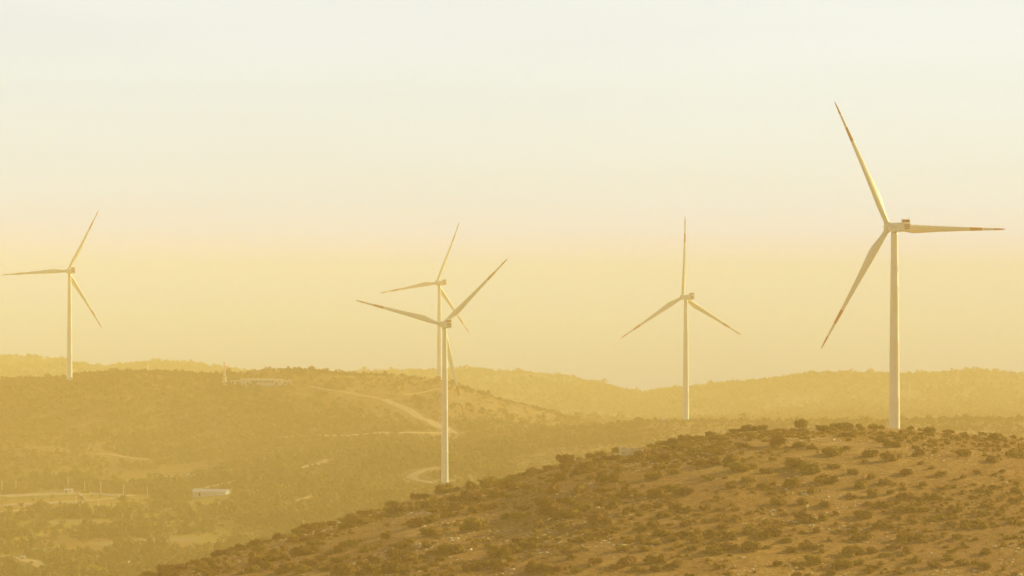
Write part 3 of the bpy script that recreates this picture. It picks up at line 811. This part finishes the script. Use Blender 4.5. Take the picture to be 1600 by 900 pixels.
# taller growth along the skylines
g_ = np.random.default_rng(77)
px = g_.uniform(-200, 1800, 2600); d = np.interp(px, U, d11) + g_.normal(0, 25, 2600); s = g_.gamma(3, .33, 2600) + .5
k = fbm(px / 22., px * 0 + 3, 3, .6) > g_.uniform(-.35, .35, 2600); px, d, s = px[k], d[k], s[k]
px2 = g_.uniform(-50, 900, 700); d2_ = 2500 + g_.normal(0, 14, 700); s2 = g_.gamma(3, .36, 700) + .4
k = fbm(px2 / 18., px2 * 0 + 9, 3, .6) > g_.uniform(-.3, .35, 700); k &= ~((px2 > 320) & (px2 < 475)) | (d2_ > 2503)
px2, d2_, s2 = px2[k], d2_[k], s2[k]
px3 = g_.uniform(850, 1750, 420); d3 = 2136 + g_.normal(0, 12, 420); s3 = g_.gamma(2, .4, 420) + .4
px = np.concatenate([px, px2, px3]); d = np.concatenate([d, d2_, d3]); s = np.concatenate([s, s2, s3])
x = (px - CX) / F * d
o = merge_instances('skyline_scrub', CL, x, d, ground(x, d) - .2, s, s * g_.uniform(.9, 1.4, len(s)), M_leaf3, 31)
tag(o, 'taller bushes along the hill skylines', 'scrub', kind='stuff')

# ---------------------------------------------------------------- buildings and small structures
def house(name, px, py, L, W, H, rz, roofm, label, cat, roof='gable', wins=2, wallm=None, dmin=1300, dmax=2700, rise=None, group=None):
    """px, py: foot of the near wall in the photograph; L along local x, W along local y"""
    x, d, z = spot(px, py, dmin, dmax)
    t = empty(name, (x, d, z), rz); tag(t, label, cat, group)
    wm = wallm or M_plaster
    bm = bmesh.new()
    add_box(bm, (0, 0, H / 2 - .8), (L, W, H + 1.6))
    rise = W * .22 if rise is None else rise
    if roof == 'gable':
        for s in (-1, 1):
            vs = [bm.verts.new(p) for p in ((s * L / 2 * .998, -W / 2, H), (s * L / 2 * .998, W / 2, H), (s * L / 2 * .998, 0, H + rise))]
            bm.faces.new(vs)
    link('wall', bm_mesh('wall', bm, wm), t)
    bm = bmesh.new(); e = .35
    if roof == 'gable':
        for s in (-1, 1):
            a = [(-L / 2 - e, s * (W / 2 + e), H - e * rise / (W / 2) + .05), (L / 2 + e, s * (W / 2 + e), H - e * rise / (W / 2) + .05), (L / 2 + e, 0, H + rise + .05), (-L / 2 - e, 0, H + rise + .05)]
            v1 = [bm.verts.new(p) for p in a]; v2 = [bm.verts.new((p[0], p[1], p[2] + .14)) for p in a]
            bm.faces.new(v1); bm.faces.new(v2)
            for k in range(4): bm.faces.new((v1[k], v1[(k + 1) % 4], v2[(k + 1) % 4], v2[k]))
    else:
        add_box(bm, (0, 0, H + .14), (L + .5, W + .5, .24))
    link('roof', bm_mesh('roof', bm, roofm), t)
    bm = bmesh.new(); add_box(bm, (-L * .28, -W / 2 - .02, min(1.05, H * .4)), (min(1.2, L * .2), .1, min(2.1, H * .8))); link('door', bm_mesh('door', bm, M_dark), t)
    for k in range(wins):
        bm = bmesh.new(); wx = L * (-.05 + .42 * (k + .5) / max(1, wins)) if wins < 4 else L * (-.2 + .68 * (k + .5) / wins)
        add_box(bm, (wx, -W / 2 - .02, H * .58), (min(1.1, L * .12), .1, min(1.1, H * .36))); link('window', bm_mesh('window', bm, M_dark), t)
    return t
house('farm_shed', 330, 774.5, 24, 9, 2.9, R(-14), M_roofw, 'long white farm shed with a bright low roof on the valley floor', 'shed', wins=0, rise=1.5)
house('cabin', 107, 771, 5.6, 3.4, 2.7, R(4), M_roofw, 'small white box cabin at the walled plot, beside a pole', 'cabin', 'flat', 1)
house('house', 203.5, 807, 5.6, 4.5, 3.3, R(12), M_plaster, 'small white house with dark openings among olive trees', 'house', 'flat', 2)
house('hut', 347.5, 791, 3.4, 3, 1.8, R(-8), M_roofw, 'small white hut just below the long farm shed', 'hut', 'flat', 1)
house('hut', 298, 745.5, 6, 2.6, 1.5, R(3), M_roofw, 'low white hut up the slope behind the long farm shed', 'hut', 'flat', 1)
house('hut', 36, 874.5, 2.6, 2.2, 1.6, R(6), M_roofw, 'tiny white hut beside the dirt road in the lower left corner', 'hut', 'flat', 1, dmin=1250)
house('hut', 266, 778, 2.4, 2.2, 1.8, R(-6), M_plaster, 'tiny pale hut left of the long farm shed', 'hut', 'flat', 1)
house('hut', 1.5, 809, 2.4, 2.2, 2.2, R(6), M_plaster, 'tiny pale hut at the left edge of the photo below the farm roads', 'hut', 'flat', 1)
house('long_building', 403, 601.5, 29, 8, 4.8, R(-2), M_plaster, 'long pale building with a row of openings on the middle hilltop', 'building', 'flat', 9, M_concrete, dmin=2000)
house('annex', 436, 601.5, 5.5, 6, 4.4, R(-2), M_plaster, 'small pale annex right of the long hilltop building', 'building', 'flat', 1, M_concrete, dmin=2000)
house('annex', 449, 601.2, 6.5, 5, 2.6, R(3), M_concrete, 'low pale outbuilding at the right end of the hilltop group', 'building', 'flat', 2, M_concrete, dmin=2000)
house('annex', 368, 601.5, 8, 5, 2.6, R(0), M_concrete, 'low pale outbuilding between hilltop tower and long hilltop building', 'building', 'flat', 2, M_concrete, dmin=2000)
house('kiosk', 1037, 659.5, 3.2, 2.8, 2.8, R(8), M_roofw, 'small white transformer kiosk on the low ridge', 'kiosk', 'flat', 1, dmin=1500)

# hilltop tower: tapered base and a slim shaft
x, d, z = spot(350.5, 601, 2000, 2700)
t = empty('hilltop_tower', (x, d, z)); tag(t, 'slim pale tower with a flared base beside the long hilltop building', 'tower')
bm = bmesh.new(); n = 12
add_rings(bm, [[(r * math.cos(2 * PI * k / n), r * math.sin(2 * PI * k / n), zz) for k in range(n)] for zz, r in ((-1, 3.4), (0, 3.2), (1.0, 2.6), (3.5, 1.8), (8, 1.2), (10, 1.0))])
link('base', bm_mesh('base', bm, M_redwhite), t)
bm = bmesh.new(); add_rings(bm, [[(r * math.cos(2 * PI * k / n), r * math.sin(2 * PI * k / n), zz) for k in range(n)] for zz, r in ((9.9, .9), (14, .7), (19, .55))])
link('shaft', bm_mesh('shaft', bm, M_redwhite), t)

# lattice masts on the far right ridge
def lattice(px, py, H, label, dmin=2400, w=3.4):
    x, d, z = spot(px, py, dmin, 4700)
    t = empty('lattice_mast', (x, d, z), R(20)); tag(t, label, 'mast', 'lattice masts on the far ridge')
    bm = bmesh.new(); nb = 7
    def cor(k, s): 
        f = k / nb; r = w / 2 * (1 - .8 * f)
        return Vector((r * (1 if s in (0, 3) else -1), r * (1 if s in (0, 1) else -1), -1 + (H + 1) * f))
    for s in range(4):
        add_bar(bm, cor(0, s), cor(nb, s), .16, .12, 5)
        for k in range(nb): add_bar(bm, cor(k, s), cor(k + 1, (s + 1) % 4), .09, n=4); add_bar(bm, cor(k + 1, s), cor(k + 1, (s + 1) % 4), .09, n=4)
    link('lattice', bm_mesh('lattice', bm, M_wallpale), t)
    bm = bmesh.new()
    for f in (.72, .85, .97): add_bar(bm, (-w * .75, 0, H * f), (w * .75, 0, H * f), .14, n=5)
    link('cross_arm', bm_mesh('cross_arm', bm, M_wallpale), t)
lattice(1497, 602, 22, 'faint lattice mast on the far ridge right of the nearest turbine', 3000)
lattice(1422, 613, 14, 'short lattice mast close to the right of the nearest turbine tower', 3000)
lattice(231, 583, 16, 'faint lattice mast on the far ridge behind the middle hill', 3000)

# utility poles
POLE = {}
def pole(px, py, hpx, label):
    x, d, z = spot(px, py, 1300, 2300); H = hpx / F * d
    t = empty('utility_pole', (x, d, z), random.uniform(-.5, .5)); tag(t, label, 'pole', 'poles around the walled plot')
    bm = bmesh.new(); add_bar(bm, (0, 0, -.8), (0, 0, H), .26, .16, 8); link('post', bm_mesh('post', bm, M_wood), t)
    bm = bmesh.new(); add_box(bm, (0, 0, H - .5), (1.5, .12, .14))
    for s in (-1, 0, 1): add_bar(bm, (s * .6, 0, H - .43), (s * .6, 0, H - .2), .06, n=6)
    link('cross_arm', bm_mesh('cross_arm', bm, M_wood), t)
for px, py, h, lab in [
    (3, 769, 17, 'pale pole at the left edge of the photo behind the walled plot'),
    (25, 768, 16, 'pale pole left of the white cabin, behind the far farm road'),
    (106.5, 765, 19, 'tallest pale pole directly behind the white box cabin'),
    (132.5, 767, 16, 'pale pole first to the right of the white box cabin'),
    (157.5, 772, 18, 'pale pole second to the right of the white box cabin'),
    (193, 776, 18, 'pale pole where the two farm roads meet'),
    (230, 774, 12, 'short pale pole between the farm roads and the long farm shed'),
    (119, 790, 15, 'pale pole on the near farm road left of its crossing wall'),
    (130, 794, 9, 'shortest pole just below the near farm road'),
    (154, 792, 9, 'short pole below the near farm road, middle of three'),
    (171.5, 803, 18, 'pale pole among the trees left of the small white house'),
    (38, 798, 8, 'short pole above the short left farm road')]:
    pole(px, py, h, lab)

# pale block walls of the plot
def block_wall(pix, H, T, label, m=M_wallpale, dmin=1300, dmax=2400, name='field_wall', cat='wall'):
    P = np.array([spot(a, b, dmin, dmax) for a, b in pix])
    seg = np.r_[0, np.cumsum(np.hypot(np.diff(P[:, 0]), np.diff(P[:, 1])))]
    s = np.linspace(0, seg[-1], max(3, int(seg[-1] / 4)))
    x = np.interp(s, seg, P[:, 0]); y = np.interp(s, seg, P[:, 1]); z = ground(x, y)
    tx, ty = np.gradient(x), np.gradient(y); l = np.hypot(tx, ty); nx, ny = -ty / l * T / 2, tx / l * T / 2
    bm = bmesh.new()
    rings = [[(x[i] + nx[i], y[i] + ny[i], z[i] - .4), (x[i] + nx[i], y[i] + ny[i], z[i] + H * random.uniform(.9, 1.1)), (x[i] - nx[i], y[i] - ny[i], z[i] + H * random.uniform(.9, 1.1)), (x[i] - nx[i], y[i] - ny[i], z[i] - .4)] for i in range(len(s))]
    add_rings(bm, rings)
    o = link(name, bm_mesh(name, bm, m)); tag(o, label, cat)
block_wall([(0, 775.5), (60, 772.8), (118, 770.6)], .9, .4, 'pale wall along the far side of the walled plot')
block_wall([(122, 772), (128, 777), (135, 783)], 1.0, .5, 'short pale wall crossing between the two farm roads')
block_wall([(140, 771.5), (158, 774), (186, 777)], 1.0, .5, 'pale wall slanting down right of the crossing wall')
block_wall([(0, 791), (64, 788.5), (130, 786)], .8, .4, 'pale wall along the near side of the walled plot')
block_wall([(258, 747), (270, 748.5), (278, 748)], 1.1, .8, 'short broken pale wall left of the low white hut', M_stone)
block_wall([(200, 882), (215, 876)], 1.2, .8, 'short broken pale wall near the tail of the near hill', M_stone)

# the roofless stone ruin on the near hill
x, d, z = spot(988, 711, 400, 1000)
t = empty('stone_ruin', (x, d, z), R(8)); tag(t, 'roofless stone ruin with a broken wall among shrubs of the near hill', 'ruin')
def rough_wall(L, H, T, seed, drop):
    g = np.random.default_rng(seed); bm = bmesh.new(); n = 16
    rings = []
    for k in range(n + 1):
        f = k / n; h = H * (1 - drop * f) * g.uniform(.88, 1.06); xx = -L / 2 + L * f
        a, b = g.uniform(-.07, .07, 2)
        rings.append([(xx, -T / 2 + a, -.6), (xx + a, -T / 2 + b, h * .5), (xx, -T / 2 - a, h), (xx, T / 2 + a, h * g.uniform(.95, 1.03)), (xx + b, T / 2 - b, h * .5), (xx, T / 2 - a, -.6)])
    add_rings(bm, rings)
    return bm_mesh('wall', bm, M_stone)
w_ = link('wall', rough_wall(6.6, 2.5, .7, 1, .3), t)
w_ = link('wall', rough_wall(3.6, 2.5, .7, 2, .1), t); w_.rotation_euler.z = R(90); w_.location = (-2.9, 2.0, 0)
w_ = link('wall', rough_wall(3.6, 1.7, .7, 3, .4), t); w_.rotation_euler.z = R(90); w_.location = (2.9, 2.0, 0)

# ---------------------------------------------------------------- haze
bm = bmesh.new()
top = ZC + 92
add_box(bm, (0, 20000, (top - 320) / 2), (190000, 190000, top + 320))
haze = link('haze', bm_mesh('haze', bm, []))
hm = bpy.data.materials.new('golden_haze'); hm.use_nodes = True
for nd_ in list(hm.node_tree.nodes): hm.node_tree.nodes.remove(nd_)
ho = hm.node_tree.nodes.new('ShaderNodeOutputMaterial'); hv = hm.node_tree.nodes.new('ShaderNodeVolumePrincipled')
HAZE_D = 3.9e-4
hv.inputs['Color'].default_value = (1.0, .68, .25, 1); hv.inputs['Absorption Color'].default_value = (1, 1, 1, 1)
hv.inputs['Density'].default_value = HAZE_D; hv.inputs['Anisotropy'].default_value = -0.12
hm.node_tree.links.new(hv.outputs[0], ho.inputs['Volume'])
haze.data.materials.append(hm)
tag(haze, 'golden haze in the air', 'haze', kind='stuff')

# ---------------------------------------------------------------- light
SUN_AZ, SUN_EL = R(58), R(18)
w = bpy.data.worlds.new('World'); scene.world = w; w.use_nodes = True
nt = w.node_tree; bg = nt.nodes['Background']
sky = nt.nodes.new('ShaderNodeTexSky'); sky.sky_type = 'NISHITA'; sky.sun_disc = False
sky.sun_elevation = SUN_EL; sky.sun_rotation = SUN_AZ; sky.altitude = 260; sky.air_density = 0.7; sky.dust_density = 1.2; sky.ozone_density = 1.0
mx = nt.nodes.new('ShaderNodeMix'); mx.data_type = 'RGBA'; mx.blend_type = 'MULTIPLY'; mx.inputs[0].default_value = 1
mx.inputs[7].default_value = (1.0, .90, .66, 1)
nt.links.new(sky.outputs[0], mx.inputs[6])
# pale dust veil low over the whole horizon, thinning out towards the zenith
tc = nt.nodes.new('ShaderNodeTexCoord'); sp = nt.nodes.new('ShaderNodeSeparateXYZ'); nt.links.new(tc.outputs['Generated'], sp.inputs[0])
mr = nt.nodes.new('ShaderNodeMapRange'); mr.interpolation_type = 'SMOOTHSTEP'
mr.inputs['From Min'].default_value = .10; mr.inputs['From Max'].default_value = .42; mr.inputs['To Min'].default_value = .82; mr.inputs['To Max'].default_value = 0
nt.links.new(sp.outputs['Z'], mr.inputs['Value'])
streak = nt.nodes.new('ShaderNodeTexNoise'); streak.inputs['Scale'].default_value = 5; streak.inputs['Detail'].default_value = 4
mp = nt.nodes.new('ShaderNodeMapping'); mp.inputs['Scale'].default_value = (1, 1, 9); mp.inputs['Rotation'].default_value = (0, R(2), 0)
nt.links.new(tc.outputs['Generated'], mp.inputs['Vector']); nt.links.new(mp.outputs[0], streak.inputs['Vector'])
vr = nt.nodes.new('ShaderNodeValToRGB'); el = vr.color_ramp.elements; el.new(.15); el.new(.4)
for e_, p_, c_ in zip(el, (0, .15, .4, 1), ((3.5, 4.7, 3.2), (3.8, 5.0, 3.9), (4.5, 5.1, 4.15), (5.0, 5.25, 4.75))): e_.position = p_; e_.color = c_ + (1,)
er = nt.nodes.new('ShaderNodeMapRange'); er.inputs['From Min'].default_value = 0; er.inputs['From Max'].default_value = .09
nt.links.new(sp.outputs['Z'], er.inputs['Value']); nt.links.new(er.outputs[0], vr.inputs['Fac'])
wv = nt.nodes.new('ShaderNodeMapRange'); wv.inputs['From Min'].default_value = .3; wv.inputs['From Max'].default_value = .7; wv.inputs['To Min'].default_value = .965; wv.inputs['To Max'].default_value = 1.035
nt.links.new(streak.outputs['Fac'], wv.inputs['Value'])
vm = nt.nodes.new('ShaderNodeVectorMath'); vm.operation = 'SCALE'; nt.links.new(vr.outputs[0], vm.inputs[0]); nt.links.new(wv.outputs[0], vm.inputs['Scale'])
veil = nt.nodes.new('ShaderNodeMix'); veil.data_type = 'RGBA'
nt.links.new(mr.outputs[0], veil.inputs[0]); nt.links.new(mx.outputs[2], veil.inputs[6]); nt.links.new(vm.outputs[0], veil.inputs[7])
nt.links.new(veil.outputs[2], bg.inputs['Color'])
bg.inputs['Strength'].default_value = .10
sl = bpy.data.lights.new('sun', 'SUN'); so = bpy.data.objects.new('sun', sl); COL.objects.link(so)
sl.energy = 5.0; sl.angle = R(.5); sl.color = (1.0, .74, .23)
sd = Vector((math.sin(SUN_AZ) * math.cos(SUN_EL), math.cos(SUN_AZ) * math.cos(SUN_EL), math.sin(SUN_EL)))
so.rotation_euler = sd.to_track_quat('Z', 'Y').to_euler(); so.location = (300, 300, 600)

# ---------------------------------------------------------------- camera and render
cam = bpy.data.cameras.new('camera'); co = bpy.data.objects.new('camera', cam); COL.objects.link(co)
co.location = (0, 0, ZC); co.rotation_euler = (R(90), 0, 0)
cam.sensor_width = 36; cam.lens = 36 * F / 1600; cam.shift_y = -25 / 1600
cam.clip_start = 1; cam.clip_end = 200000
scene.camera = co
vs = scene.view_settings
vs.view_transform = 'Standard'; vs.look = 'None'; vs.gamma = 1; vs.use_curve_mapping = False; vs.exposure = 0.85
cy = scene.cycles
cy.max_bounces = 5; cy.diffuse_bounces = 2; cy.glossy_bounces = 2; cy.transmission_bounces = 2; cy.volume_bounces = 1; cy.transparent_max_bounces = 8
cy.use_adaptive_sampling = False
cy.use_denoising = True; cy.denoiser = 'OPENIMAGEDENOISE'
cy.caustics_reflective = False; cy.caustics_refractive = False
